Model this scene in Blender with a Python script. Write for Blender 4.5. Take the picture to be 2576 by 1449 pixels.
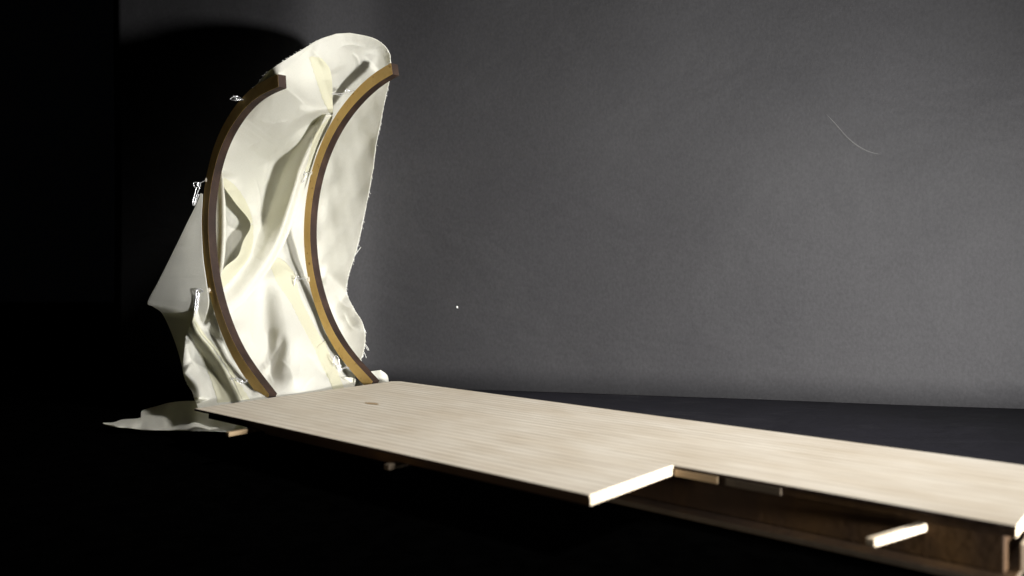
import bpy, bmesh, math, random
import numpy as np
from mathutils import Vector

# ------------------------------------------------------------------ units
# Everything is laid out in decimetres and multiplied by U: 1 Blender unit = 1 m.
U = 0.1
HC = 1.26           # camera height above the table, decimetres
FPX = 2100.0        # focal length in layout units
CX, CY = 1288.0, 670.0

def pt(x, y, d):
    """survey point: bearing x, y seen from the tripod and its distance d -> world point"""
    return ((x - CX) / FPX * d, d, HC + (CY - y) / FPX * d)

sc = bpy.context.scene
for o in list(bpy.data.objects):
    bpy.data.objects.remove(o)

# ------------------------------------------------------------------ camera
cam_d = bpy.data.cameras.new('camera')
cam = bpy.data.objects.new('camera', cam_d)
sc.collection.objects.link(cam)
cam.location = (0, 0, HC * U)
cam.rotation_euler = (math.radians(90), 0, 0)
cam_d.sensor_width = 36
cam_d.lens = FPX / 2576 * 36
cam_d.shift_y = -54.5 / 2576
cam_d.clip_start = 0.01
cam_d.clip_end = 50
cam_d.dof.use_dof = True
cam_d.dof.focus_distance = 7.15 * U
cam_d.dof.aperture_fstop = 7.5
sc.camera = cam

# ------------------------------------------------------------------ world + lamps
w = bpy.data.worlds.new('World'); sc.world = w
w.use_nodes = True
w.node_tree.nodes['Background'].inputs[0].default_value = (0.75, 0.82, 1.0, 1)
w.node_tree.nodes['Background'].inputs[1].default_value = 0.0006

def aim(o, target):
    d = Vector(target) * U - o.location
    o.rotation_euler = d.to_track_quat('-Z', 'Y').to_euler()

def spot(name, loc, target, watts, size_deg, blend, radius, col):
    l = bpy.data.lights.new(name, 'SPOT')
    l.energy = watts; l.spot_size = math.radians(size_deg); l.spot_blend = blend
    l.shadow_soft_size = radius; l.color = col
    o = bpy.data.objects.new(name, l); sc.collection.objects.link(o)
    o.location = Vector(loc) * U
    aim(o, target)
    return o
KEY = spot('key_lamp', (5.50, -0.12, 0.64), (1.5, 7.6, 0.9), 95, 76, 1.0, 0.036, (1.0, 0.985, 0.962))
FILL = spot('top_lamp', (5.2, 2.6, 8.0), (-0.25, 5.6, 0.5), 46, 56, 1.0, 0.07, (1.0, 0.97, 0.93))
SIDE = spot('added_bounce_fill', (-3.2, 0.2, 0.55), (0.0, 4.6, 0.15), 1.8, 44, 1.0, 0.03, (1.0, 0.85, 0.66))  # added unseen fill, stands in for table bounce on the deck's front edge

sc.view_settings.view_transform = 'Standard'
sc.view_settings.look = 'None'
sc.view_settings.exposure = 0
sc.view_settings.gamma = 1
sc.view_settings.use_curve_mapping = False

# ------------------------------------------------------------------ helpers
def tag(o, label=None, cat=None, group=None, kind=None):
    if label: o['label'] = label
    if cat: o['category'] = cat
    if group: o['group'] = group
    if kind: o['kind'] = kind
    return o

def mesh_obj(name, verts, faces, mats, parent=None, smooth=False, fmat=None, uvs=None):
    me = bpy.data.meshes.new(name)
    me.from_pydata([tuple(c * U for c in v) for v in verts], [], faces)
    if not isinstance(mats, (list, tuple)): mats = [mats]
    for m in mats: me.materials.append(m)
    if fmat is not None:
        for p, k in zip(me.polygons, fmat): p.material_index = k
    if uvs is not None:
        uvl = me.uv_layers.new(name='UVMap')
        for lp in me.loops:
            uvl.data[lp.index].uv = uvs[lp.vertex_index]
    if smooth:
        for p in me.polygons: p.use_smooth = True
    me.update()
    o = bpy.data.objects.new(name, me)
    sc.collection.objects.link(o)
    if parent: o.parent = parent
    return o

def fix_normals(o):
    bm = bmesh.new(); bm.from_mesh(o.data)
    bmesh.ops.recalc_face_normals(bm, faces=bm.faces)
    bm.to_mesh(o.data); bm.free()

def bevel(o, w_, seg=2):
    m = o.modifiers.new('bevel', 'BEVEL'); m.width = w_ * U; m.segments = seg
    m.limit_method = 'ANGLE'; m.angle_limit = math.radians(40)

def empty(name, loc=(0, 0, 0)):
    o = bpy.data.objects.new(name, None); sc.collection.objects.link(o)
    o.location = (0, 0, 0); o.empty_display_size = 0.02
    return o

def spline(keys, n):
    """Catmull-Rom through rows of numbers, n samples (chord-length parameter)"""
    K = np.array(keys, float)
    t = np.concatenate([[0], np.cumsum(np.maximum(np.linalg.norm(np.diff(K, axis=0), axis=1), 1e-6) ** 0.5)])
    m = np.zeros_like(K)
    m[1:-1] = (K[2:] - K[:-2]) / (t[2:] - t[:-2])[:, None]
    m[0] = (K[1] - K[0]) / (t[1] - t[0]); m[-1] = (K[-1] - K[-2]) / (t[-1] - t[-2])
    T = np.linspace(0, t[-1], n)
    i = np.clip(np.searchsorted(t, T, side='right') - 1, 0, len(K) - 2)
    h = (t[i + 1] - t[i]); x = ((T - t[i]) / h)[:, None]; h = h[:, None]
    return ((2*x**3-3*x**2+1)*K[i] + (x**3-2*x**2+x)*h*m[i] + (-2*x**3+3*x**2)*K[i+1] + (x**3-x**2)*h*m[i+1])

def tube(name, path, r, mat, parent=None, nseg=8, samples=None, closed_ends=True):
    P = np.array(path, float)
    if samples: P = spline(P, samples)
    vs, fs = [], []
    prev = None
    for i, p in enumerate(P):
        d = P[min(i+1, len(P)-1)] - P[max(i-1, 0)]
        d = d / (np.linalg.norm(d) + 1e-9)
        a = prev if prev is not None else (np.array([0, 0, 1.]) if abs(d[2]) < .9 else np.array([1., 0, 0]))
        n = a - d * a.dot(d); n /= np.linalg.norm(n) + 1e-9
        prev = n
        b = np.cross(d, n)
        rr = r if np.isscalar(r) else r[i]
        for k in range(nseg):
            an = 2*math.pi*k/nseg
            vs.append(tuple(p + rr*(math.cos(an)*n + math.sin(an)*b)))
    for i in range(len(P)-1):
        for k in range(nseg):
            fs.append((i*nseg+k, i*nseg+(k+1) % nseg, (i+1)*nseg+(k+1) % nseg, (i+1)*nseg+k))
    fs.append(tuple(range(nseg))[::-1]); fs.append(tuple((len(P)-1)*nseg+k for k in range(nseg)))
    return vs, fs

def merge(parts):
    V, F = [], []
    for vs, fs in parts:
        o = len(V); V += list(vs); F += [tuple(i+o for i in f) for f in fs]
    return V, F

# ------------------------------------------------------------------ materials
def mat(name):
    m = bpy.data.materials.new(name); m.use_nodes = True
    nt = m.node_tree; nt.nodes.clear()
    out = nt.nodes.new('ShaderNodeOutputMaterial')
    b = nt.nodes.new('ShaderNodeBsdfPrincipled')
    nt.links.new(b.outputs[0], out.inputs[0])
    return m, nt, b, out
def N(nt, t, **kw):
    n = nt.nodes.new(t)
    for k, v in kw.items():
        if k in n.inputs.keys(): n.inputs[k].default_value = v
        else: setattr(n, k, v)
    return n
def coords(nt, scale=(1, 1, 1), rot=(0, 0, 0), src='Object'):
    tc = nt.nodes.new('ShaderNodeTexCoord'); mp = nt.nodes.new('ShaderNodeMapping')
    mp.inputs['Scale'].default_value = scale; mp.inputs['Rotation'].default_value = rot
    nt.links.new(tc.outputs[src], mp.inputs[0]); return mp.outputs[0]
def noise(nt, vec, scale, detail=4, rough=.55, dist=0.0):
    n = N(nt, 'ShaderNodeTexNoise'); n.inputs['Scale'].default_value = scale
    n.inputs['Detail'].default_value = detail; n.inputs['Roughness'].default_value = rough
    n.inputs['Distortion'].default_value = dist
    nt.links.new(vec, n.inputs['Vector']); return n.outputs['Fac']
def ramp(nt, fac, stops):
    r = N(nt, 'ShaderNodeValToRGB'); e = r.color_ramp.elements
    e[0].position, e[0].color = stops[0][0], (*stops[0][1], 1)
    e[1].position, e[1].color = stops[-1][0], (*stops[-1][1], 1)
    for p, c in stops[1:-1]:
        k = e.new(p); k.color = (*c, 1)
    nt.links.new(fac, r.inputs[0]); return r.outputs[0]
def mixc(nt, fac, a, b, mode='MIX'):
    m = N(nt, 'ShaderNodeMixRGB'); m.blend_type = mode
    for s, v in ((0, fac), (1, a), (2, b)):
        if hasattr(v, 'is_linked') or hasattr(v, 'links'): nt.links.new(v, m.inputs[s])
        else: m.inputs[s].default_value = v if s == 0 else (*v, 1)
    return m.outputs[0]
def bump(nt, b, h, strength, dist):
    n = N(nt, 'ShaderNodeBump'); n.inputs['Strength'].default_value = strength
    n.inputs['Distance'].default_value = dist
    nt.links.new(h, n.inputs['Height']); nt.links.new(n.outputs[0], b.inputs['Normal']); return n

# paper of the upright backdrop
def paper(name, lo, hi, rough, fibre):
    m, nt, b, out = mat(name)
    v = coords(nt)
    vf = coords(nt, scale=(1, 1, .7))
    big = noise(nt, v, 5, 4, .6)
    fine = noise(nt, vf, 420, 3, .65)
    c = ramp(nt, big, [(.3, lo), (.7, hi)])
    f2 = ramp(nt, fine, [(.3, (1-fibre,)*3), (.7, (1+fibre,)*3)])
    c = mixc(nt, 1.0, c, f2, 'MULTIPLY')
    nt.links.new(c, b.inputs['Base Color'])
    b.inputs['Roughness'].default_value = rough
    b.inputs['Specular IOR Level'].default_value = .16
    wr = noise(nt, coords(nt, scale=(1, 1, 1.6)), 9, 3, .5, .6)
    mx = N(nt, 'ShaderNodeMath', operation='MULTIPLY_ADD'); mx.inputs[1].default_value = .045
    nt.links.new(fine, mx.inputs[0]); nt.links.new(wr, mx.inputs[2])
    bump(nt, b, mx.outputs[0], .42, .006)
    return m
M_WALL = paper('grey_backdrop_paper', (.0265, .0261, .0280), (.0335, .0329, .0346), .7, .13)
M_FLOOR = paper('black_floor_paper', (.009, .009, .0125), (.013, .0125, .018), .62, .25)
m, nt, b, out = mat('black_velvet'); b.inputs['Base Color'].default_value = (.0004, .0004, .0005, 1)
b.inputs['Roughness'].default_value = 1; b.inputs['Specular IOR Level'].default_value = 0
nt.links.new(ramp(nt, noise(nt, coords(nt), 90), [(.3, (.0003,)*3), (.7, (.0007,)*3)]), b.inputs['Base Color'])
M_VELVET = m
m, nt, b, out = mat('scuffed_paper'); b.inputs['Roughness'].default_value = .8
nt.links.new(ramp(nt, noise(nt, coords(nt), 160), [(.3, (.038, .038, .038)), (.75, (.062, .062, .060))]), b.inputs['Base Color'])
M_SCUFF = m

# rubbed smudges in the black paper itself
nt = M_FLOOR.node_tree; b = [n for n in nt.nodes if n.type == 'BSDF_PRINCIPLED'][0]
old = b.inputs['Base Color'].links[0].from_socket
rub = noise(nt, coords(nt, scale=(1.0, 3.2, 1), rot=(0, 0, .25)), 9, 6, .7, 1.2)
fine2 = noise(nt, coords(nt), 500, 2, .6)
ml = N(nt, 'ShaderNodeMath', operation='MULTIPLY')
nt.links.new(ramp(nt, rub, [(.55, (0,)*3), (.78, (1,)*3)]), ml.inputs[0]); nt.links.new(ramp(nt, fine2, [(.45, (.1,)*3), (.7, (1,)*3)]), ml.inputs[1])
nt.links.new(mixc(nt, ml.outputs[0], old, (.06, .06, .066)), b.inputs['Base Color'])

# cloth: woven cotton, lets some light through
def cloth_mat(name, col, trans, tcol):
    m, nt, b, out = mat(name)
    v = coords(nt)
    n1 = noise(nt, v, 26, 4, .6)
    c = ramp(nt, n1, [(.25, tuple(x*.955 for x in col)), (.75, col)])
    uv = coords(nt, src='UV')
    wv = []
    for rot in (0, math.pi/2):
        q = coords(nt, src='UV', rot=(0, 0, rot))
        wt = N(nt, 'ShaderNodeTexWave'); wt.inputs['Scale'].default_value = 320
        wt.inputs['Distortion'].default_value = 1.4; wt.inputs['Detail'].default_value = 2
        wt.inputs['Detail Scale'].default_value = .6
        nt.links.new(q, wt.inputs[0]); wv.append(wt.outputs['Fac'])
    ad = N(nt, 'ShaderNodeMath', operation='ADD'); nt.links.new(wv[0], ad.inputs[0]); nt.links.new(wv[1], ad.inputs[1])
    slub = noise(nt, coords(nt, src='UV', scale=(1, 14, 1)), 40, 3, .6)
    slub2 = noise(nt, coords(nt, src='UV', scale=(14, 1, 1)), 40, 3, .6)
    s2 = N(nt, 'ShaderNodeMath', operation='ADD'); nt.links.new(slub, s2.inputs[0]); nt.links.new(slub2, s2.inputs[1])
    c = mixc(nt, 1.0, c, ramp(nt, s2.outputs[0], [(.78, (.86, .86, .835)), (1.12, (1.01, 1.01, 1.01))]), 'MULTIPLY')
    soft = noise(nt, v, 60, 3, .5)
    hsum = N(nt, 'ShaderNodeMath', operation='MULTIPLY_ADD'); hsum.inputs[1].default_value = 1.6
    nt.links.new(soft, hsum.inputs[0]); nt.links.new(ad.outputs[0], hsum.inputs[2])
    fine = noise(nt, coords(nt, src='UV'), 30, 6, .68)
    h2 = N(nt, 'ShaderNodeMath', operation='MULTIPLY_ADD'); h2.inputs[1].default_value = 5.0
    nt.links.new(fine, h2.inputs[0]); nt.links.new(hsum.outputs[0], h2.inputs[2])
    h3 = N(nt, 'ShaderNodeMath', operation='MULTIPLY_ADD'); h3.inputs[1].default_value = 2.0
    nt.links.new(s2.outputs[0], h3.inputs[0]); nt.links.new(h2.outputs[0], h3.inputs[2])
    bump(nt, b, h3.outputs[0], .55, .00035)
    nt.links.new(c, b.inputs['Base Color'])
    b.inputs['Roughness'].default_value = .95; b.inputs['Specular IOR Level'].default_value = .04
    tr = N(nt, 'ShaderNodeBsdfTranslucent'); tr.inputs[0].default_value = (*tcol, 1)
    mx = N(nt, 'ShaderNodeMixShader'); mx.inputs[0].default_value = trans
    nt.links.new(b.outputs[0], mx.inputs[1]); nt.links.new(tr.outputs[0], mx.inputs[2])
    nt.links.new(mx.outputs[0], out.inputs[0])
    return m
M_CLOTH = cloth_mat('white_cotton', (.86, .855, .805), .38, (.97, .95, .76))
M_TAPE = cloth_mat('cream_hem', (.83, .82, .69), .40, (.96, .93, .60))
m, nt, b, out = mat('cotton_thread'); b.inputs['Base Color'].default_value = (.78, .78, .74, 1); b.inputs['Roughness'].default_value = .9
M_THREAD = m

# fibreboard face / laser-burnt edge
m, nt, b, out = mat('fibreboard_face')
v = coords(nt)
c = ramp(nt, noise(nt, v, 34, 5, .62), [(.25, (.42, .26, .07)), (.5, (.52, .335, .105)), (.78, (.60, .41, .15))])
sp = ramp(nt, noise(nt, v, 190, 2, .5), [(.66, (1, 1, 1)), (.76, (.5, .42, .32))])
c = mixc(nt, 1, c, sp, 'MULTIPLY')
nt.links.new(c, b.inputs['Base Color']); b.inputs['Roughness'].default_value = .62
b.inputs['Specular IOR Level'].default_value = .25
bump(nt, b, noise(nt, v, 300, 3, .6), .25, .0006)
M_MDF = m
def burnt(name, lo, mid, hi, scale=70, rel=.5):
    m, nt, b, out = mat(name)
    v = coords(nt)
    c = ramp(nt, noise(nt, coords(nt, scale=(1, 1, .5)), scale, 5, .6), [(.25, lo), (.5, mid), (.8, hi)])
    nt.links.new(c, b.inputs['Base Color']); b.inputs['Roughness'].default_value = .7
    b.inputs['Specular IOR Level'].default_value = .25
    bump(nt, b, noise(nt, v, 260, 3, .6), rel, .0008)
    return m
M_BURNT = burnt('laser_burnt_edge', (.011, .006, .004), (.022, .0115, .0075), (.050, .028, .018))
M_BOX = burnt('shade_darkened_fibreboard', (.012, .006, .002), (.024, .011, .0035), (.09, .045, .010), 14, .2)  # brown kept darker to stand in for shade on the box side

# deck veneer : long fine strips
UV_ROT = math.atan2(-.655, .756)   # filled by UVs instead
def veneer(name, base, dark, line, lines):
    m, nt, b, out = mat(name)
    uv = coords(nt, src='UV')
    st = noise(nt, coords(nt, src='UV', scale=(.35, 9, 1)), 3.2, 5, .6, .1)
    c = ramp(nt, st, [(.28, dark), (.52, base), (.8, tuple(min(1, x*1.13) for x in base))])
    bl = noise(nt, coords(nt, src='UV', scale=(1, 2.2, 1)), 1.6, 4, .6)
    c = mixc(nt, 1, c, ramp(nt, bl, [(.3, (.90, .86, .81)), (.7, (1.08, 1.09, 1.11))]), 'MULTIPLY')
    if lines:
        wt = N(nt, 'ShaderNodeTexWave'); wt.bands_direction = 'Y'; wt.wave_profile = 'SIN'
        wt.inputs['Scale'].default_value = 4.7; wt.inputs['Distortion'].default_value = .8
        wt.inputs['Detail'].default_value = 2; wt.inputs['Detail Scale'].default_value = .5
        nt.links.new(coords(nt, src='UV', scale=(.25, 1, 1)), wt.inputs[0])
        ln = ramp(nt, wt.outputs['Fac'], [(.0, (1, 1, 1)), (.10, (.5, .5, .5)), (.30, (0, 0, 0))])
        fadeN = noise(nt, coords(nt, src='UV', scale=(.6, 1.5, 1)), 2.4, 3, .6)
        f = N(nt, 'ShaderNodeMath', operation='MULTIPLY'); nt.links.new(ln, f.inputs[0]); nt.links.new(ramp(nt, fadeN, [(.36, (.15,)*3), (.66, (.72,)*3)]), f.inputs[1])
        c = mixc(nt, f.outputs[0], c, line)
        grain = noise(nt, coords(nt, src='UV', scale=(.3, 22, 1)), 9, 3, .6)
        c = mixc(nt, 1, c, ramp(nt, grain, [(.3, (.90, .885, .86)), (.7, (1.03, 1.03, 1.03))]), 'MULTIPLY')
        bump(nt, b, f.outputs[0], -.35, .0006)
    nt.links.new(c, b.inputs['Base Color']); b.inputs['Roughness'].default_value = .6
    b.inputs['Specular IOR Level'].default_value = .2
    return m
M_DECK = veneer('pale_striped_veneer', (.61, .565, .485), (.525, .47, .39), (.29, .23, .15), True)
M_END = veneer('pale_end_grain', (.70, .60, .46), (.60, .50, .36), (.3, .2, .1), False)
M_DIM = burnt('shade_dimmed_lath', (.045, .034, .022), (.060, .045, .030), (.08, .062, .042), 14, .1)  # lath colour lowered, shade under the deck is put into it
m, nt, b, out = mat('knot_and_shade_brown'); b.inputs['Base Color'].default_value = (.33, .235, .13, 1); b.inputs['Roughness'].default_value = .6  # knot brown, also used to shade-darken the leftmost bar
M_KNOT_SHADE = m
m, nt, b, out = mat('steel_wire'); b.inputs['Base Color'].default_value = (.78, .79, .81, 1); b.inputs['Metallic'].default_value = .75; b.inputs['Roughness'].default_value = .22
nt.links.new(ramp(nt, noise(nt, coords(nt), 300), [(.3, (.15,)*3), (.7, (.32,)*3)]), b.inputs['Roughness'])
M_WIRE = m
m, nt, b, out = mat('dried_glue'); b.inputs['Base Color'].default_value = (.78, .72, .60, 1); b.inputs['Roughness'].default_value = .3
b.inputs['Transmission Weight'].default_value = .35; b.inputs['IOR'].default_value = 1.4
M_GLUE = m

# ------------------------------------------------------------------ directions of the deck
eu = np.array([-.757, .653]); eu /= np.linalg.norm(eu)     # along the deck, towards the hood
ev = np.array([-eu[1]*-1, -eu[0]])                          # across the deck, away to the right
DZ = HC - 1.0                                               # deck top height
A = np.array([-2.235, 5.87])                                # near-left corner of the deck

def dk(a, c, z=DZ):
    """deck coordinates: a along from the hood end, c across from the near long edge"""
    p = A - eu*a + ev*c
    return (p[0], p[1], z)

# ------------------------------------------------------------------ setting
# grey backdrop paper standing at the back
def wallY(X):
    k = 1/(1+math.exp(-(X+1.8)*6.5))        # bend added behind the hood to set its shadow and darken the left
    return (8.41-.236*X)*k + (8.42-.43*(X+2.4))*(1-k)
wl = -4.42; wr = 9.5
nx, nz = 120, 24
vs, fs = [], []
rng = random.Random(5)
for j in range(nz+1):
    for i in range(nx+1):
        X = wl + (wr-wl)*i/nx; Z = 0.006 + 6.2*j/nz
        wob = .03*math.sin(X*1.3+Z*.8) + .018*math.sin(X*2.9-Z*1.7+1) + .02*math.sin(Z*2.1+X*.5)
        vs.append((X, wallY(X)+wob*(.35+.65*j/nz), Z))
for j in range(nz):
    for i in range(nx):
        a = j*(nx+1)+i; fs.append((a, a+1, a+nx+2, a+nx+1))
wall = mesh_obj('backdrop', vs, fs, M_WALL, smooth=True)
sm = wall.modifiers.new('thick', 'SOLIDIFY'); sm.thickness = .0012; sm.offset = 1
tag(wall, kind='structure')

# marks on the paper: a curved scratch, two short ones, a fleck of fluff
def onwall(x, y):
    rx = (x-CX)/FPX
    d = 8.41/(1+.236*rx)
    for _ in range(4):
        X = rx*d; Z = HC+(CY-y)/FPX*d
        wob = .03*math.sin(X*1.3+Z*.8) + .018*math.sin(X*2.9-Z*1.7+1) + .02*math.sin(Z*2.1+X*.5)
        d = (8.41 + wob*(.35+.65*(Z/6.2)))/(1+.236*rx)
    return np.array(pt(x, y, d-.006))
def scratch(pts, r, n=24):
    P = spline([onwall(*p) for p in pts], n)
    R = [r*(.25+.75*math.sin(math.pi*(i+.5)/n)) for i in range(n)]
    return tube('s', P, R, None, nseg=5)
for k, (pts, r) in enumerate([
        ([(2052, 262), (2095, 305), (2130, 345), (2165, 372), (2200, 386), (2240, 391)], .011),
        ([(2528, 375), (2534, 350), (2552, 322)], .0065),
        ([(2552, 322), (2566, 338)], .003),
        ([(2455, 940), (2475, 965), (2488, 985)], .003)]):
    V, F = scratch(pts, r)
    mesh_obj('scratch', V, F, M_SCUFF, wall, smooth=True)
V, F = merge([scratch([(1141, 765), (1152, 773), (1164, 781)], .004, 10), scratch([(1146, 779), (1154, 768)], .004, 8), scratch([(1149, 769), (1152, 776)], .013, 8)])
fl = mesh_obj('fluff', V, F, M_THREAD, smooth=True)
tag(fl, 'tiny white fleck of fluff stuck on the grey paper backdrop', 'fluff')

# velvet table and the black paper laid behind the deck
table = mesh_obj('floor', [(-30, -6, -.02), (30, -6, -.02), (30, 30, -.02), (-30, 30, -.02)], [(0, 1, 2, 3)], M_VELVET)
tag(table, kind='structure')
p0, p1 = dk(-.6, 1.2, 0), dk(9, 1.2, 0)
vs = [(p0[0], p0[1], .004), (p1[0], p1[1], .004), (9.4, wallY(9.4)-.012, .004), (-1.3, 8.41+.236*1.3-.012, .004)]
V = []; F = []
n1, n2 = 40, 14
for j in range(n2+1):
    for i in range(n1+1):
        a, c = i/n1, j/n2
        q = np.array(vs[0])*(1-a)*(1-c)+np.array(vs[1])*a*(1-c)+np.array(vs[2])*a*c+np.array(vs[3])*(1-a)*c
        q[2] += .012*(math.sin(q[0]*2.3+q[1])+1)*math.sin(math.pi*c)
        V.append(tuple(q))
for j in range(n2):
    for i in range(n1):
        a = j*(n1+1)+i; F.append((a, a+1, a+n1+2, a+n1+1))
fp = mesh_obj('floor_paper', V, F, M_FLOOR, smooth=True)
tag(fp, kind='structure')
# ------------------------------------------------------------------ deck
deck = empty('wooden_deck')
tag(deck, 'long pale striped wooden deck, notched near edge, running up to the cloth hood', 'model deck')
LEN1 = 3.40         # length of the wide part
NOTCH = .72
LEN2 = 4.90
WID = 1.88

def slab(name, poly, z0, z1, mats, parent, uv=True, side=1, top=0):
    n = len(poly)
    vs = [dk(a, c, z1) for a, c in poly] + [dk(a, c, z0) for a, c in poly]
    uvs = [(a, c) for a, c in poly]*2
    fs = [tuple(range(n))] + [tuple(range(2*n-1, n-1, -1))]
    fm = [top, top]
    for i in range(n):
        j = (i+1) % n
        fs.append((i, n+i, n+j, j)); fm.append(side)
    o = mesh_obj(name, vs, fs, mats, parent, fmat=fm, uvs=uvs)
    fix_normals(o)
    return o
# separate side material for the burnt long edges and the pale cut ends
def slab2(name, poly, z0, z1, parent, longmat, endmat, topmat, bev=.006, endset=()):
    n = len(poly)
    vs = [dk(a, c, z1) for a, c in poly] + [dk(a, c, z0) for a, c in poly]
    uvs = [(a, c) for a, c in poly]*2
    fs = [tuple(range(n))] + [tuple(range(2*n-1, n-1, -1))]
    fm = [0, 0]
    for i in range(n):
        j = (i+1) % n
        fs.append((i, n+i, n+j, j)); fm.append(2 if i in endset else 1)
    o = mesh_obj(name, vs, fs, [topmat, longmat, endmat], parent, fmat=fm, uvs=uvs)
    fix_normals(o); bevel(o, bev)
    return o
outline = [(0, 0), (LEN1, 0), (LEN1, NOTCH), (LEN2, NOTCH), (LEN2, WID), (.05, WID+.005), (-.015, WID-.05)]
top = slab2('veneer_top', outline, DZ-.016, DZ, deck, M_BURNT, M_END, M_DECK, .004, endset=(1, 3))
outline2 = [(.17, .012), (LEN1-.004, .012), (LEN1-.004, NOTCH+.012), (LEN2-.004, NOTCH+.012), (LEN2-.004, WID-.01), (.17, WID-.01)]
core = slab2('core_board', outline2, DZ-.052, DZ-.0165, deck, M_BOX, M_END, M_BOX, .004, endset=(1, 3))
# pale veneer pieces glued along the notched edge
for a0, a1, mm in ((LEN1+.01, LEN1+.245, M_KNOT_SHADE), (LEN1+.285, LEN1+.56, M_DIM)):
    o = slab2('edge_strip', [(a0, NOTCH-.004), (a1, NOTCH-.004), (a1, NOTCH+.010), (a0, NOTCH+.010)], DZ-.052, DZ-.017, deck, mm, mm, mm, .002)
# box beam under the deck
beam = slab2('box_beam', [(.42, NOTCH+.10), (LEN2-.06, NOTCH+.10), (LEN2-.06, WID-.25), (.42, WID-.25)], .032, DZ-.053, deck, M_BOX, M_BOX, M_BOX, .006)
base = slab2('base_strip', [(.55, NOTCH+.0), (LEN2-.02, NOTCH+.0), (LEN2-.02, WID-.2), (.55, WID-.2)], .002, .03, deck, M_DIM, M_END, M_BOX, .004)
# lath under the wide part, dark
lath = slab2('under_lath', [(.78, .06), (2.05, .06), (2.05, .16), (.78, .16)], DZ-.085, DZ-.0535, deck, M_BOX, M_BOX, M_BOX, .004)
# cross bars poking out; the two left ones coloured darker in place of shade
for a, c0, c1, z1, hh, ww, mm in ((.67, -.15, .5, DZ-.054, .028, .04, M_KNOT_SHADE), (2.10, -.06, .5, DZ-.054, .030, .04, M_DIM), (4.417, NOTCH-.255, NOTCH+.095, DZ-.083, .032, .038, M_END)):
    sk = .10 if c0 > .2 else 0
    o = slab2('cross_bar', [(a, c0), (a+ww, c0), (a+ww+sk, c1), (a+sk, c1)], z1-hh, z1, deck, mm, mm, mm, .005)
blk = slab2('end_block', [(LEN2-.018, NOTCH+.16), (LEN2+.05, NOTCH+.16), (LEN2+.05, NOTCH+.5), (LEN2-.018, NOTCH+.5)], .04, .15, deck, M_END, M_END, M_END, .006)
# knot in the veneer
def knot(px, py, ra, rc):
    d = FPX/(py-CY); X = (px-CX)/FPX*d
    q = np.array([X, d]) - A
    a, c = -q.dot(eu), q.dot(ev)
    n = 18
    V = [dk(a+ra*math.cos(t*2*math.pi/n)*(1+.12*math.sin(3*t)), c+rc*math.sin(t*2*math.pi/n), DZ+.0016) for t in range(n)]
    mesh_obj('knot', V, [tuple(range(n))], M_KNOT_SHADE, deck)
knot(935, 1015.5, .07, .034)

# ------------------------------------------------------------------ ribs
def rib_plane(base_px, base_py):
    d = FPX/(base_py-CY)
    return np.array([(base_px-CX)/FPX*d, d])
R1O = rib_plane(690, 1000)
R2O = rib_plane(945, 965)
def unproj(P0, x, y):
    r = (x-CX)/FPX
    s = (r*P0[1]-P0[0])/(eu[0]-r*eu[1])
    d = P0[1]+s*eu[1]
    return s, HC+(CY-y)/FPX*d, d
rib1_px = [(699, 186), (686, 189.6), (655, 202.5), (623, 225), (609.6, 238), (574, 287), (547, 331.6), (529, 386), (514, 453), (506.8, 514), (505.6, 560), (508.8, 626), (515.5, 693), (528, 755), (549, 825.5), (577, 894), (608, 943.8), (651.6, 998)]
rib2_px = [(983.4, 158.2), (955.4, 168.8), (928.7, 190.2), (894, 222.2), (867.4, 254), (835.4, 296.9), (814, 339.5), (795.4, 384.9), (781, 430), (766, 498.4), (761.3, 573), (762, 626.3), (770, 693), (785, 755), (812, 833.9), (843.8, 888.7), (878.4, 932), (911.7, 965.3)]
def make_rib(P0, px, thick, wid, label, group):
    pts = np.array([unproj(P0, *p)[:2] for p in px])
    # least-squares smoothing of radius about the mean centre
    S = spline(pts, 90)
    for _ in range(60):
        S[1:-1] = .5*S[1:-1]+.25*(S[:-2]+S[2:])
    # run on a little below the deck edge
    d = S[-1]-S[-3]; d /= np.linalg.norm(d)
    S = np.vstack([S, S[-1]+d*.05, S[-1]+d*.10])
    n = len(S)
    T = np.gradient(S, axis=0); T /= np.linalg.norm(T, axis=1)[:, None]
    Nn = np.stack([T[:, 1]*-1, T[:, 0]], 1)
    cen = np.array([0, S[:, 1].mean()])
    if ((cen - S[n//2]).dot(Nn[n//2])) < 0: Nn = -Nn
    def w3(s, z, v):
        p = P0 + eu*s + ev*v
        return (p[0], p[1], z)
    vs, fs, fm = [], [], []
    for i in range(n):
        o_ = S[i]; i_ = S[i]+Nn[i]*wid
        vs += [w3(*o_, 0), w3(*i_, 0), w3(*i_, thick), w3(*o_, thick)]
    for i in range(n-1):
        a = 4*i; b_ = 4*(i+1)
        for k, mm in ((0, 0), (1, 1), (2, 0), (3, 1)):
            k2 = (k+1) % 4
            fs.append((a+k, a+k2, b_+k2, b_+k)); fm.append(mm)
    fs.append((0, 3, 2, 1)); fm.append(1)
    e = 4*(n-1); fs.append((e, e+1, e+2, e+3)); fm.append(1)
    o = mesh_obj('curved_rib', vs, fs, [M_MDF, M_BURNT], None, fmat=fm)
    fix_normals(o); bevel(o, .002, 2)
    tag(o, label, 'model rib', group)
    return S, Nn
S1, N1 = make_rib(R1O, rib1_px, .072, .10, 'left half-moon fibreboard rib, its upper half dark, hooked to the cloth hood', 'curved ribs')
S2, N2 = make_rib(R2O, rib2_px, .075, .10, 'right half-moon fibreboard rib with a golden brown face in front of the pale cloth', 'curved ribs')
def rib_depth(P0, px, y):
    ys = [p[1] for p in px]; ds = [unproj(P0, *p)[2] for p in px]
    return float(np.interp(y, ys, ds))

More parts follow.
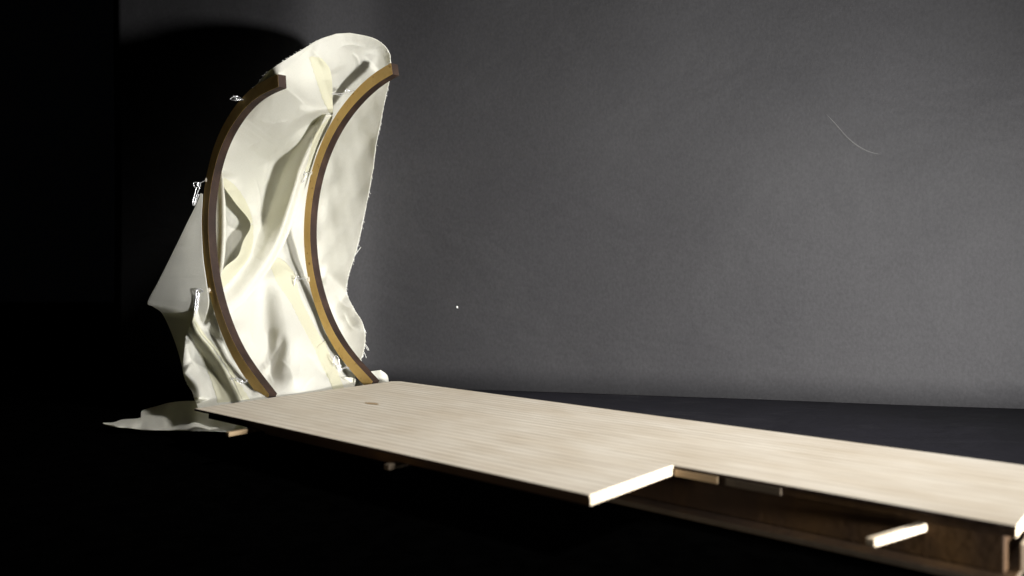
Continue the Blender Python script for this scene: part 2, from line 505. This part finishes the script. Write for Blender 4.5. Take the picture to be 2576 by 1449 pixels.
# ------------------------------------------------------------------ cloth
class RBF:
    def __init__(self, pts, smooth=1e-3):
        P = np.array(pts, float); self.X = P[:, :2]/100.; self.v = P[:, 2]
        n = len(P)
        K = self.k(self.X[:, None]-self.X[None])+np.eye(n)*smooth
        Q = np.hstack([np.ones((n, 1)), self.X])
        M = np.block([[K, Q], [Q.T, np.zeros((3, 3))]])
        self.c = np.linalg.lstsq(M, np.concatenate([self.v, np.zeros(3)]), rcond=None)[0]
    def k(self, D):
        r = np.sqrt((D**2).sum(-1))+1e-9
        return r*r*np.log(r)
    def __call__(self, xy):
        X = xy.reshape(-1, 2)/100.
        out = self.k(X[:, None]-self.X[None])@self.c[:-3] + self.c[-3] + X@self.c[-2:]
        return out.reshape(xy.shape[:-1])

def sstep(a, b, x):
    t = np.clip((x-a)/(b-a), 0, 1); return t*t*(3-2*t)

def sdist(xy, path, n=26):
    """signed distance to a curve (left of a downward path is positive), place along it 0..1, past-the-end flag"""
    P = spline(path, n)
    A0, B0 = P[:-1], P[1:]
    E = B0-A0; L2 = (E**2).sum(1)
    seg = np.sqrt(L2); cum = np.concatenate([[0], np.cumsum(seg)])
    X = xy.reshape(-1, 2)
    sd = np.empty(len(X)); tt = np.empty(len(X)); lon = np.empty(len(X))
    for k in range(0, len(X), 20000):
        Q = X[k:k+20000]
        D = Q[:, None]-A0[None]
        f = np.clip((D*E[None]).sum(-1)/L2[None], 0, 1)
        V = D-f[..., None]*E[None]
        r2 = (V**2).sum(-1); j = r2.argmin(1); i = np.arange(len(Q))
        v = V[i, j]; e = E[j]; g = f[i, j]
        cr = e[:, 0]*v[:, 1]-e[:, 1]*v[:, 0]
        sd[k:k+20000] = np.sign(cr)*np.sqrt(r2[i, j])
        tt[k:k+20000] = (cum[j]+g*seg[j])/cum[-1]
    return sd.reshape(xy.shape[:-1]), tt.reshape(xy.shape[:-1])

def fold(xy, path, amp, wl_, wr_=None, tip=.15, power=2):
    """ridge (amp<0 towards the viewer) along a polyline; wl_ / wr_ = widths on its two sides"""
    if len(path) == 2: path = [path[0], tuple((np.array(path[0])+np.array(path[1]))/2), path[1]]
    wr_ = wr_ or wl_
    sd, t = sdist(xy, path)
    k = sstep(-3, 3, sd); w_ = wl_*k + wr_*(1-k)
    env = sstep(0, tip, t)*sstep(0, tip, 1-t) if tip else 1.0
    return amp*env*np.exp(-(np.abs(sd)/w_)**power)

base_pts = []
for p in rib1_px[::2]:
    d = unproj(R1O, *p)[2]; base_pts.append((p[0], p[1], d+float(np.interp(p[1], [186, 500, 998], [.12, .12, .07]))))
for p in rib2_px[::2]:
    d = unproj(R2O, *p)[2]; base_pts.append((p[0]+10, p[1], d+float(np.interp(p[1], [160, 260, 600, 800, 965], [.24, .36, .36, .20, .10]))))
base_pts += [
    (662, 190, 6.62), (740, 145, 6.75), (800, 100, 6.86), (862, 83, 6.98), (930, 93, 7.08), (978, 128, 7.22), (985, 160, 7.30),
    (978, 200, 7.42), (957, 310, 7.72), (938, 430, 7.95), (905, 590, 8.10), (878, 690, 8.05), (905, 800, 7.88), (918, 850, 7.72), (905, 912, 7.50),
    (905, 972, 7.12), (800, 984, 6.78), (745, 990, 6.62), (600, 1010, 6.24), (500, 1023, 6.0),
    (460, 930, 6.72), (465, 860, 6.82), (487, 790, 6.95), (640, 700, 7.5), (660, 850, 7.15), (760, 850, 7.30)]
baseD = RBF(base_pts, 2e-3)

def noise2(xy, seed, wl, amp):
    r = np.random.RandomState(seed); out = np.zeros(xy.shape[:-1])
    for k in range(7):
        a = r.uniform(0, 2*math.pi); f = 2*math.pi/(wl*r.uniform(.7, 1.7))
        out += np.sin((xy[..., 0]*math.cos(a)+xy[..., 1]*math.sin(a))*f + r.uniform(0, 6.3))
    return out*amp/7

def ridge_left(xy, path, amp, w_, tip=.12):
    """everything within reach on the left of the path drops back by amp over w_"""
    sd, t = sdist(xy, path)
    return amp*sstep(0, tip, t)*sstep(0, tip, 1-t)*sstep(0, w_, sd)
def creases(xy):
    """fine pulled creases: narrow V-shaped ridges in a few directions"""
    d = 0
    for p, a_, w_ in (([(700, 210), (735, 235), (772, 270)], .010, 5), ([(640, 300), (690, 310), (735, 300)], .010, 6), ([(610, 380), (640, 360), (670, 350)], .008, 5),
                      ([(880, 130), (900, 150), (905, 190)], .010, 6), ([(850, 120), (880, 112), (920, 118)], .008, 6), ([(640, 760), (628, 820), (640, 880)], .014, 8), ([(600, 760), (625, 745), (650, 720)], .016, 8), ([(700, 900), (730, 930), (742, 975)], .014, 6),
                      ([(650, 900), (672, 930), (690, 975)], .014, 6), ([(745, 870), (755, 910), (750, 960)], .010, 6), ([(790, 945), (770, 965), (760, 985)], .010, 5),
                      ([(860, 780), (880, 820), (900, 835)], .012, 8), ([(840, 740), (870, 770), (900, 780)], .016, 8), ([(700, 670), (735, 690), (760, 730)], .012, 5),
                      ([(470, 870), (480, 905), (500, 940)], .014, 6), ([(640, 440), (655, 500), (650, 560)], .010, 4), ([(690, 360), (672, 420), (660, 470)], .010, 6)):
        d = d - fold(xy, p, a_, w_, w_*.6, .3, 1.3)
    return d
def pocket(xy):
    """the cloth sags away between the ribs"""
    return fold(xy, [(745, 330), (700, 390), (660, 460), (625, 550), (605, 640)], .34, 84, 62, .32, 2.0)
def depth_main(xy):
    x, y = xy[..., 0], xy[..., 1]
    d = baseD(xy) + pocket(xy)
    # valley between the loose fold and the right rib, so the sheet lies deep there
    d = d + fold(xy, [(842, 240), (800, 350), (770, 450), (755, 560), (740, 650)], .12, 60, 50, .25)
    # loose hollow behind the knot of folds
    d = d + fold(xy, [(560, 430), (578, 600), (565, 720)], .20, 40, 36, .2)
    # lower drape: soft vertical waves
    d = d + fold(xy, [(648, 700), (664, 780), (668, 860), (690, 990)], .10, 40, 26, .2)
    d = d + fold(xy, [(690, 650), (712, 760), (730, 880), (745, 1000)], -.12, 34, 60, .15)
    d = d + fold(xy, [(600, 800), (640, 880), (700, 960)], -.055, 34, 40, .25)
    d = d + fold(xy, [(712, 830), (706, 880), (690, 920), (672, 970)], .05, 14, 12, .25)
    d = d + fold(xy, [(684, 820), (676, 880), (650, 940)], .03, 12, 12, .25)
    d = d + fold(xy, [(760, 690), (800, 780), (838, 870), (862, 960)], -.05, 14, 20, .2)
    d = d + fold(xy, [(775, 890), (800, 930), (832, 952)], .03, 10, 10, .2)
    d = d + fold(xy, [(860, 925), (880, 955), (900, 985)], .07, 8, 8, .15)
    # lower left, behind the left rib
    d = d + ridge_left(xy, [(486, 775), (489, 813), (507, 845), (530, 873), (558, 913), (578, 949), (602, 993), (612, 1030)], .20, 30, .06)
    d = d + fold(xy, [(458, 930), (478, 948), (498, 975), (503, 1012)], -.15, 14, 18, .12)
    d = d + fold(xy, [(470, 850), (468, 900), (470, 940)], -.06, 14, 14, .2)
    d = d + fold(xy, [(505, 812), (535, 848), (560, 870), (580, 905), (600, 930), (625, 965), (640, 1000)], .07, 11, 15, .12)
    d = d + fold(xy, [(505, 812), (520, 800), (548, 780)], .05, 10, 12, .2)
    d = d + fold(xy, [(512, 770), (508, 800), (520, 820)], .05, 10, 10, .2)
    # right side sheet: gentle swags
    d = d + fold(xy, [(800, 700), (850, 745), (900, 790), (925, 830)], -.07, 30, 16, .15)
    d = d + fold(xy, [(795, 690), (850, 720), (885, 760)], .05, 26, 26, .2)
    d = d + fold(xy, [(930, 300), (905, 420), (880, 540)], .045, 34, 30, .3)
    d = d + fold(xy, [(850, 360), (830, 480), (825, 620)], .03, 20, 30, .3)
    # hood: soft dents
    d = d + fold(xy, [(945, 105), (955, 140), (930, 170)], .045, 22, 26, .2)
    d = d + fold(xy, [(780, 122), (815, 150), (838, 190)], -.03, 16, 30, .2)
    d = d + noise2(xy, 3, 70, .014) + noise2(xy, 4, 34, .003) + noise2(xy, 5, 13, .0005)
    return d + creases(xy)

def smoothmin_deck(xy, d):
    """keep the foot of the cloth behind the end of the deck"""
    # plane of the deck end: (P-A).eu = .0
    X = (xy[..., 0]-CX)/FPX
    lim = (A.dot(eu)+.03)/(X*eu[0]+eu[1])
    y = xy[..., 1]
    return np.where(y > 900, np.maximum(d, lim), d)

GRID = {}
def sheet(name, rows, nu, nv, depth, material, parent, uvs=None, tval=None, jag=0, seed=1):
    R = spline(rows, nv)
    L, Rr = R[:, :2], R[:, 2:]
    u = np.linspace(0, 1, nu)
    xy = L[:, None]*(1-u)[None, :, None] + Rr[:, None]*u[None, :, None]
    if jag:
        r = np.random.RandomState(seed)
        for k, wgt in ((0, 1), (-1, 1)):
            j1 = r.normal(0, jag, nv); xy[:, k, 0] += j1
    d = depth(xy)
    if callable(d): d = d(xy)
    P = np.stack([(xy[..., 0]-CX)/FPX*d, d, HC+(CY-xy[..., 1])/FPX*d], -1)
    V = [tuple(p) for p in P.reshape(-1, 3)]
    F = []
    for i in range(nv-1):
        for j in range(nu-1):
            a = i*nu+j; F.append((a, a+nu, a+nu+1, a+1))
    UVs = [(x/220., y/220.) for x, y in xy.reshape(-1, 2)]
    o = mesh_obj(name, V, F, material, parent, smooth=True, uvs=UVs)
    s = o.modifiers.new('thick', 'SOLIDIFY'); s.thickness = .0005; s.offset = 0
    GRID[name] = (xy, P)
    return o

cloth = empty('cloth_hood')
tag(cloth, 'crumpled white cotton cloth draped as a tall open hood over two curved ribs', 'cloth')
rows_main = [
    (846, 85, 880, 83), (800, 101, 930, 93), (765, 122, 957, 106), (722, 148, 977, 128), (672, 183, 983, 156), (652, 206, 980, 200),
    (610, 255, 968, 255), (575, 310, 957, 312), (552, 370, 947, 360), (538, 430, 938, 430), (530, 500, 925, 500), (525, 560, 912, 565), (525, 620, 896, 632), (528, 690, 878, 690),
    (520, 735, 872, 735), (492, 775, 890, 775), (486, 800, 910, 808), (470, 838, 919, 842), (463, 885, 915, 882), (460, 925, 905, 914), (466, 955, 897, 935),
    (484, 988, 893, 958), (492, 1010, 892, 980), (500, 1035, 892, 990)]
sheet('main_sheet', rows_main, 330, 520, lambda xy: smoothmin_deck(xy, depth_main(xy)), M_CLOTH, cloth, jag=.5)

# the loose fold in front of it, between the ribs
EDGE = [(781, 122), (812, 150), (828, 172), (835, 205), (836, 250), (836, 290), (824, 322), (800, 372), (785, 420), (768, 470), (746, 530), (722, 598), (692, 655), (655, 705), (610, 762), (560, 805), (535, 822)]
rows_fold = [
    (776, 120, 783, 121), (755, 140, 812, 150), (730, 160, 829, 173), (695, 188, 835, 205), (650, 235, 836, 250), (615, 285, 837, 290), (595, 318, 825, 322), (572, 365, 801, 370),
    (558, 412, 784, 420), (556, 455, 768, 470), (590, 508, 747, 528), (630, 562, 722, 598), (612, 606, 694, 652), (598, 644, 660, 702), (566, 672, 612, 762), (545, 705, 565, 803), (534, 740, 540, 822)]
BORDER = [(836, 286), (800, 289), (768, 298), (738, 318), (706, 355), (668, 392), (630, 425)]
FREE = [(834, 287), (816, 327), (797, 367), (783, 399), (768, 432), (760, 460), (746, 508), (724, 578), (694, 648), (655, 705), (610, 762), (560, 805), (535, 822)]
def depth_fold(xy):
    nv, nu = xy.shape[:2]
    x, y = xy[..., 0], xy[..., 1]
    u = np.linspace(0, 1, nu)[None, :]*np.ones((nv, 1))
    m = depth_main(xy)
    B0 = baseD(xy)
    R = B0 + pocket(xy) + creases(xy) + noise2(xy, 8, 60, .010) + noise2(xy, 9, 34, .003) + noise2(xy, 10, 13, .0005)
    d = R - .012
    # apron above the pinch stands out towards the viewer at its right side and rolls under at its lower border
    up = np.interp(y, [122, 150, 200, 292, 400], [.0, .13, .21, .28, .20])
    bd, bt = sdist(xy, BORDER)
    ap = up*sstep(.25, 1.0, u)**1.2
    under = sstep(-14, 18, -bd)          # 0 above the border, 1 below
    lim = sstep(470, 400, y)
    d = d - ap*(1-under*lim)*np.where(y > 300, lim, 1)
    d = d + fold(xy, [(830, 296), (795, 301), (765, 312), (735, 332), (705, 366)], .035, 16, 14, .15)*1.0
    d = d + fold(xy, [(832, 281), (800, 282), (770, 280), (745, 272)], -.025, 12, 12, .15)
    # the strip facet turned away at the top
    sd, st = sdist(xy, [(777, 140), (786, 174), (801, 225), (814, 256), (832, 284)])
    d = d + .05*sstep(0, 22, -sd)*sstep(0, .1, st)*sstep(0, .12, 1-st)*(y < 288)
    # long column from the pinch to the lower left: slopes up from the left, free border at the right
    fd, ft = sdist(xy, FREE)
    amp = np.interp(ft, [0, .04, .12, .28, .48, .62, .74, .84, 1], [.26, .28, .31, .34, .34, .27, .15, .07, .0])
    wcol = np.interp(ft, [0, .08, .2, .35, .6, .8, 1], [14, 36, 52, 60, 70, 60, 50])
    prof = sstep(0, 1, np.clip((wcol-fd)/(wcol-11), 0, 1))*(1-.16*sstep(13, 0, fd))
    on = prof*sstep(284, 292, y)
    d = d*(1-on) + (B0-.012-amp)*on
    d = d + fold(xy, [(p[0]-30, p[1]+4) for p in FREE[2:9]], .018, 9, 9, .25)
    # border of the hole at the lower left
    left = np.interp(y, [120, 400, 470, 560, 660, 740, 822], [.0, .0, .12, .20, .16, .05, .0])
    d = d - left*(1-sstep(0, .55, u))
    d = d + fold(xy, [(596, 486), (622, 525), (643, 566), (636, 604), (624, 650), (585, 690)], .05, 12, 14, .2)
    d = d + fold(xy, [(585, 505), (600, 520), (625, 560)], -.02, 8, 8, .2)
    d = d + fold(xy, [(735, 180), (715, 260), (660, 340)], .035, 40, 50, .3)
    wgt = sstep(0, .40, u)*sstep(118, 160, y)*sstep(480, 440, y) + sstep(440, 480, y)
    wgt = np.clip(wgt, 0, 1)*sstep(822, 740, y)
    return (m-.006)*(1-wgt) + d*wgt
sheet('loose_fold', rows_fold, 210, 460, depth_fold, M_CLOTH, cloth)

# cream hems: doubled cloth, following the sheet they are sewn to cell by cell
def dm(xy): return smoothmin_deck(xy, depth_main(xy))
def inside(p, poly):
    x, y = p[..., 0], p[..., 1]; c = np.zeros(x.shape, bool); n = len(poly)
    for i in range(n):
        x1, y1 = poly[i]; x2, y2 = poly[(i+1) % n]
        if y1 == y2: continue
        c ^= ((y1 > y) != (y2 > y)) & (x < (x2-x1)*(y-y1)/(y2-y1)+x1)
    return c
def z6(l): return [((352+x/1.611)/1.5528, (859+y/1.611)/1.5528) for x, y in l]
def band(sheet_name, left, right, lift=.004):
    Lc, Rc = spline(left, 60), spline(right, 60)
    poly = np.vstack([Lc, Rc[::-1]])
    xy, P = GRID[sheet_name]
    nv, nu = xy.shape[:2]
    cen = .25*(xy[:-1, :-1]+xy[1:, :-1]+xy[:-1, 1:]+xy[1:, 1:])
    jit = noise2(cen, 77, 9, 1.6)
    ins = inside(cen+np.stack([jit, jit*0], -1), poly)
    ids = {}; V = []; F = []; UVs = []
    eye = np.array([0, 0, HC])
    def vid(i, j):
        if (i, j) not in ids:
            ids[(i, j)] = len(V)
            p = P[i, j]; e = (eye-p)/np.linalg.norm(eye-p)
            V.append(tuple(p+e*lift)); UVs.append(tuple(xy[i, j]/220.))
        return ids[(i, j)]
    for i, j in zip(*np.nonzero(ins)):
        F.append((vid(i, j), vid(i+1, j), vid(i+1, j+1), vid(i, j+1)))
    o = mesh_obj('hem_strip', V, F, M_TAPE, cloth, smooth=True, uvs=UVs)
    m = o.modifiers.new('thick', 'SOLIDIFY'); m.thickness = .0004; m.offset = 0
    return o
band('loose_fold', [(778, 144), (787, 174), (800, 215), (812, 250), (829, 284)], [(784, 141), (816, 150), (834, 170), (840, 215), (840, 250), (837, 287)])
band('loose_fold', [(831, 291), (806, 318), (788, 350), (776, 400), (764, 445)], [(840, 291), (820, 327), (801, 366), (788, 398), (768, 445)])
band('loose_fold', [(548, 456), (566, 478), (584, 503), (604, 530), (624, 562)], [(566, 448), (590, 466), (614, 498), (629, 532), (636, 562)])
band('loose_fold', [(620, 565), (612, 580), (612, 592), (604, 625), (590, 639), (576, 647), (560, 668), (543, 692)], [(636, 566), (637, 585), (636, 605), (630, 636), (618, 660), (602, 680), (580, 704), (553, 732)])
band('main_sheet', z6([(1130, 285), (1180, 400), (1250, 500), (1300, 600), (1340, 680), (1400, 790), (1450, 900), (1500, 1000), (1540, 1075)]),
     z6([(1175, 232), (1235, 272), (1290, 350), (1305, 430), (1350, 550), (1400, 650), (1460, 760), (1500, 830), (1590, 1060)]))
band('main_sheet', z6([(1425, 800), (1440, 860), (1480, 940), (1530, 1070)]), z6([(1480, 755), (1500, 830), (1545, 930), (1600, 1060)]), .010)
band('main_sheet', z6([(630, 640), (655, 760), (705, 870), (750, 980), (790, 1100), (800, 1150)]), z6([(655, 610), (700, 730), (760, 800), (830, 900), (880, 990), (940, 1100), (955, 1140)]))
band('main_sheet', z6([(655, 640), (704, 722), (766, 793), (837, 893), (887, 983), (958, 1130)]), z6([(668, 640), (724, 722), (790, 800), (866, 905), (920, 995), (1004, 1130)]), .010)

# narrow upright fold beside the left rib
def depth_up(xy):
    return np.interp(xy[..., 1], [380, 500, 600, 700], [7.10, 7.22, 7.22, 7.14]) + fold(xy, [(556, 385), (562, 480), (563, 600), (556, 700)], -.07, 12, 10, 0)
sheet('upright_fold', [(553, 382, 556, 384), (548, 430, 559, 430), (542, 480, 564, 480), (538, 530, 568, 530), (537, 600, 568, 600), (540, 660, 564, 655), (543, 694, 556, 694)], 20, 120, depth_up, M_CLOTH, cloth)

# dim flap hanging behind the left rib
def depth_flap(xy):
    x, y = xy[..., 0], xy[..., 1]
    rx = np.interp(y, [p[1] for p in rib1_px], [p[0] for p in rib1_px])
    q = np.maximum(rx+2-x, 0)
    d = np.interp(y, [480, 560, 620, 700, 760, 900], [7.03, 7.05, 7.035, 6.98, 6.93, 6.90]) + q*.0015 + q*q*.0000055 + noise2(xy, 21, 90, .010)
    low = sstep(762, 790, y - (x-372)*.17)
    d = d + low*.02 + low*(y-765)*.0004 + low*np.maximum(500-x, 0)*.0010
    return d
sheet('back_flap', [(505, 486, 510, 488), (497, 508, 509, 508), (470, 563, 507, 560), (430, 645, 511, 645), (396, 712, 520, 712), (371, 761, 526, 760), (385, 771, 520, 790), (408, 788, 512, 815), (432, 838, 505, 850), (450, 890, 495, 895), (464, 948, 480, 950)], 80, 200, depth_flap, M_CLOTH, cloth)

# end of the cloth lying on the table behind the deck corner
def ground_sheet(name, rows, nu, nv, hfn):
    R = spline(rows, nv); u = np.linspace(0, 1, nu)
    xy = R[:, None, :2]*(1-u)[None, :, None]+R[:, None, 2:]*u[None, :, None]
    h = hfn(xy, u[None, :]*np.ones((nv, 1)))
    d = (HC-h)*FPX/(xy[..., 1]-CY)
    Q = np.stack([(xy[..., 0]-CX)/FPX*d, d, h], -1)
    F = []
    for i in range(nv-1):
        for j in range(nu-1):
            a = i*nu+j; F.append((a, a+1, a+nu+1, a+nu))
    o = mesh_obj(name, [tuple(q) for q in Q.reshape(-1, 3)], F, M_CLOTH, cloth, smooth=True, uvs=[(q[0]*.6, q[1]*.6) for q in Q.reshape(-1, 3)])
    s = o.modifiers.new('thick', 'SOLIDIFY'); s.thickness = .0005; s.offset = 0
def htail(xy, u):
    return .03+.008*np.sin(xy[..., 0]/34.)+.004*np.sin(xy[..., 0]/13.+u*3)+.012*np.sin(u*3.1)+noise2(xy, 31, 45, .006)+.05*np.exp(-((xy[..., 0]-490)/34.)**2)
ground_sheet('trailing_end', [(258, 1064, 262, 1067), (285, 1063, 292, 1074), (308, 1056, 318, 1076), (353, 1051, 345, 1079), (357, 1034, 362, 1081), (395, 1022, 420, 1082), (430, 1013, 470, 1083), (480, 1009, 520, 1084), (540, 1015, 570, 1086), (620, 1040, 622, 1090)], 30, 160, htail)
# corner of cloth peeping out behind the foot of the right rib
sheet('corner_end', [(905, 938, 958, 931), (912, 950, 972, 942), (918, 965, 977, 955), (925, 985, 978, 985)], 24, 24,
      lambda xy: 7.45+(xy[..., 0]-900)*.002+fold(xy, [(960, 925), (968, 960), (970, 990)], -.06, 20, 12, 0), M_CLOTH, cloth)
sheet('corner_end', [(855, 948, 890, 950), (862, 960, 905, 962), (868, 975, 925, 978), (875, 990, 930, 990)], 24, 24,
      lambda xy: 7.36+(xy[..., 0]-900)*.002+fold(xy, [(870, 950), (890, 965), (915, 975)], -.06, 10, 8, 0), M_CLOTH, cloth)

# frayed threads along the raw right edge
rng = random.Random(3)
edge = spline([r[2:] for r in rows_main], 300)
parts = []
spec = []
for k in range(210):
    i = rng.randrange(30, 285)
    spec.append((i, rng.uniform(2, 6), rng.uniform(50, 115)))
spec += [(int(150), 16, 110), (152, 18, 118), (153, 14, 112), (175, 26, -55), (176, 18, -60), (200, 20, 80), (232, 22, 80), (233, 16, 70), (246, 22, 60), (247, 17, 66), (252, 20, 72), (275, 26, 50), (276, 20, 58)]
for i, L, an in spec:
    x, y = edge[min(i, 299)]
    an = math.radians(an)
    q = [(x-2, y), (x+.5*L*math.cos(an), y+.5*L*math.sin(an)), (x+L*math.cos(an)+rng.uniform(-1, 1), y+L*math.sin(an))]
    d0 = float(dm(np.array([[q[0]]]))[0, 0])
    parts.append(tube('t', [pt(*p, d0-.005) for p in q], .0013 if L < 10 else .0017, None, nseg=4, samples=5))
# left top fray
edgeL = spline([r[:2] for r in rows_main], 300)
for k in range(60):
    i = rng.randrange(10, 80); x, y = edgeL[i]; L = rng.uniform(1.5, 5); an = rng.uniform(2.4, 4.2)
    d0 = float(dm(np.array([[[x+2, y]]]))[0, 0])
    parts.append(tube('t', [pt(x+2, y, d0), pt(x+L*.5*math.cos(an), y+L*.5*math.sin(an), d0), pt(x+L*math.cos(an), y+L*math.sin(an)+1, d0)], .0013, None, nseg=4, samples=4))
V, F = merge(parts)
tag(mesh_obj('frayed_threads', V, F, M_THREAD, cloth), kind='stuff')

# ------------------------------------------------------------------ wire hooks
def hook(paths, blob, d, rad, label):
    t = empty('wire_hook')
    tag(t, label, 'wire hook', 'bent wire hooks glued to the ribs')
    parts = []
    for P in paths:
        pts = [pt(p[0], p[1], d + (p[2] if len(p) > 2 else 0)) for p in P]
        parts.append(tube('w', pts, rad, None, nseg=7, samples=max(8, len(P)*6)))
    V, F = merge(parts)
    mesh_obj('wire', V, F, M_WIRE, t, smooth=True)
    # blob of glue
    V, F = [], []
    n, mm = 10, 14
    cx, cy, rx, ry = blob
    rr = random.Random(int(cx))
    c = np.array(pt(cx, cy, d))
    for i in range(n+1):
        th = math.pi*i/n
        for j in range(mm):
            ph = 2*math.pi*j/mm
            k = 1+.18*math.sin(2*ph+cx)+.10*math.sin(3*ph+th*2)
            V.append((c[0]+rx/FPX*d*math.sin(th)*math.cos(ph)*k, c[1]+.5*rx/FPX*d*math.sin(th)*math.sin(ph)*k, c[2]+ry/FPX*d*math.cos(th)*k))
    for i in range(n):
        for j in range(mm):
            F.append((i*mm+j, i*mm+(j+1) % mm, (i+1)*mm+(j+1) % mm, (i+1)*mm+j))
    mesh_obj('glue_blob', V, F, M_GLUE, t, smooth=True)
def twist(x0, y0, x1, y1, amp, n, ph=0):
    out = []
    for i in range(n):
        t = i/(n-1)
        out.append((x0+(x1-x0)*t, y0+(y1-y0)*t+amp*math.sin(t*n*.9+ph), .012*math.cos(t*n*.9+ph)))
    return out
def dpt(zx, zy, ox, oy, s):   # survey helper
    return ((ox+zx/s)/1.5528, (oy+zy/s)/1.5528)
d1 = lambda y: rib_depth(R1O, rib1_px, y)-.02
d2 = lambda y: rib_depth(R2O, rib2_px, y)-.02
W = .0038
Z = lambda l, ox, oy, s: [dpt(p[0], p[1], ox, oy, s)+tuple(p[2:]) for p in l]
# left rib, from the top
hook([Z([(780, 800), (700, 775), (600, 760), (500, 730), (430, 720), (350, 780)], 850, 280, 7.247),
      Z([(350, 780), (380, 800, -.03), (500, 808, -.05), (640, 795, -.03), (760, 790)], 850, 280, 7.247),
      Z([(440, 670, .02), (480, 720), (540, 770), (470, 760, .03), (450, 690, .02)], 850, 280, 7.247),
      Z([(450, 700), (560, 700, .03), (640, 740, .02), (700, 790)], 850, 280, 7.247)],
     dpt(770, 800, 850, 280, 7.247)+(5.5, 6), d1(246), W, 'topmost wire hook on the left rib, a flat bundle of bright wire against black')
hook([Z([(650, 390), (560, 410), (470, 460), (400, 490), (400, 560), (350, 600), (280, 570), (262, 480), (300, 455), (370, 460), (360, 550)], 720, 650, 7.245),
      Z([(400, 455), (385, 520), (400, 590), (450, 560), (440, 450)], 720, 650, 7.245),
      Z([(340, 600), (300, 760), (255, 920), (240, 1080), (270, 1105), (300, 1000), (340, 850), (390, 700), (430, 600), (450, 500)], 720, 650, 7.245),
      Z([(260, 1100), (300, 1085), (350, 950), (415, 790)], 720, 650, 7.245)],
     dpt(650, 385, 720, 650, 7.245)+(5.5, 5.5), d1(455), W, 'wire hook with long hanging loop, second from the top on the left rib')
hook([Z([(790, 290), (680, 305), (590, 290), (500, 240), (430, 232), (380, 260), (365, 340)], 720, 1100, 8.05),
      Z([(600, 310), (520, 330), (480, 350), (470, 420), (440, 640), (415, 900)], 720, 1100, 8.05),
      Z([(370, 340), (375, 450), (345, 700), (318, 1000), (345, 1080), (375, 960), (395, 700), (430, 450), (440, 330), (400, 260)], 720, 1100, 8.05),
      Z([(375, 1000), (380, 820), (410, 600), (425, 470)], 720, 1100, 8.05)],
     dpt(780, 270, 720, 1100, 8.05)+(5, 5.5), d1(735), W, 'wire hook with three long parallel legs hanging beside the middle of the left rib')
hook([Z([(820, 900), (740, 880), (680, 830), (660, 890), (600, 925), (540, 915), (480, 840), (400, 795), (280, 785), (190, 820), (175, 900), (205, 1000)], 880, 1380, 8.05),
      Z([(820, 860), (700, 880), (620, 900), (540, 940), (500, 960), (470, 930), (480, 860), (520, 840), (550, 910), (520, 985), (430, 1000), (350, 1000)], 880, 1380, 8.05),
      Z([(350, 830), (400, 900), (450, 930), (500, 850), (440, 830), (380, 870)], 880, 1380, 8.05)],
     dpt(800, 900, 880, 1380, 8.05)+(4, 5), d1(955), W, 'lowest wire hook on the left rib, an open oval loop just above the deck')
# right rib
hook([Z([(1800, 690), (1700, 670), (1560, 660), (1440, 690), (1340, 720), (1240, 760), (1120, 785), (900, 790), (620, 775), (480, 770), (330, 760)], 1250, 300, 12.075),
      Z([(1750, 740), (1600, 660), (1500, 680), (1380, 730), (1300, 640), (1230, 620), (1200, 690), (1290, 720), (1360, 640), (1290, 570), (1210, 600)], 1250, 300, 12.075),
      Z([(330, 770), (500, 800), (700, 830), (900, 860), (1090, 900)], 1250, 300, 12.075)],
     dpt(1780, 700, 1250, 300, 12.075)+(5, 6), d2(232), W*.85, 'topmost wire hook on the right rib, a long thin wire reaching left over the cloth')
hook([Z([(870, 410), (720, 410), (560, 430), (480, 390), (440, 360)], 1150, 640, 12.07),
      Z([(560, 420), (500, 450), (470, 500), (450, 560), (520, 480), (540, 560), (500, 680), (420, 800), (370, 880)], 1150, 640, 12.07),
      Z([(500, 370), (420, 420), (430, 500), (530, 510), (560, 440)], 1150, 640, 12.07),
      Z([(370, 880), (440, 830), (500, 700), (540, 560)], 1150, 640, 12.07)],
     dpt(870, 420, 1150, 640, 12.07)+(4.5, 5), d2(437), W*.8, 'small curled wire hook on the right rib at the edge of the long bright fold')
hook([Z([(1240, 590), (1080, 570), (900, 560), (720, 580), (640, 600), (580, 540), (600, 440), (660, 430), (700, 540), (620, 600), (520, 560), (480, 500), (540, 420)], 1120, 1050, 14.49),
      Z([(500, 450), (470, 600), (430, 800), (400, 980), (440, 860), (470, 700), (490, 560)], 1120, 1050, 14.49)],
     dpt(1250, 600, 1120, 1050, 14.49)+(5, 6.5), d2(702), W*.8, 'wire hook on the right rib beside the top of the cream hem strip')
hook([Z([(930, 680), (820, 680), (700, 670), (620, 730), (570, 790), (500, 810), (430, 700), (410, 620), (340, 540), (300, 500), (290, 360), (350, 270), (430, 290), (480, 380), (500, 500), (500, 640), (540, 780)], 1270, 1360, 9.056),
      Z([(920, 720), (780, 700), (650, 720), (560, 780), (540, 600), (480, 560), (420, 600), (440, 700), (540, 820), (490, 820)], 1270, 1360, 9.056),
      Z([(330, 300), (320, 500), (290, 650), (285, 860)], 1270, 1360, 9.056)],
     dpt(930, 710, 1270, 1360, 9.056)+(4, 5), d2(925), W*.8, 'lowest wire hook on the right rib, twisted open loops against the white cloth')
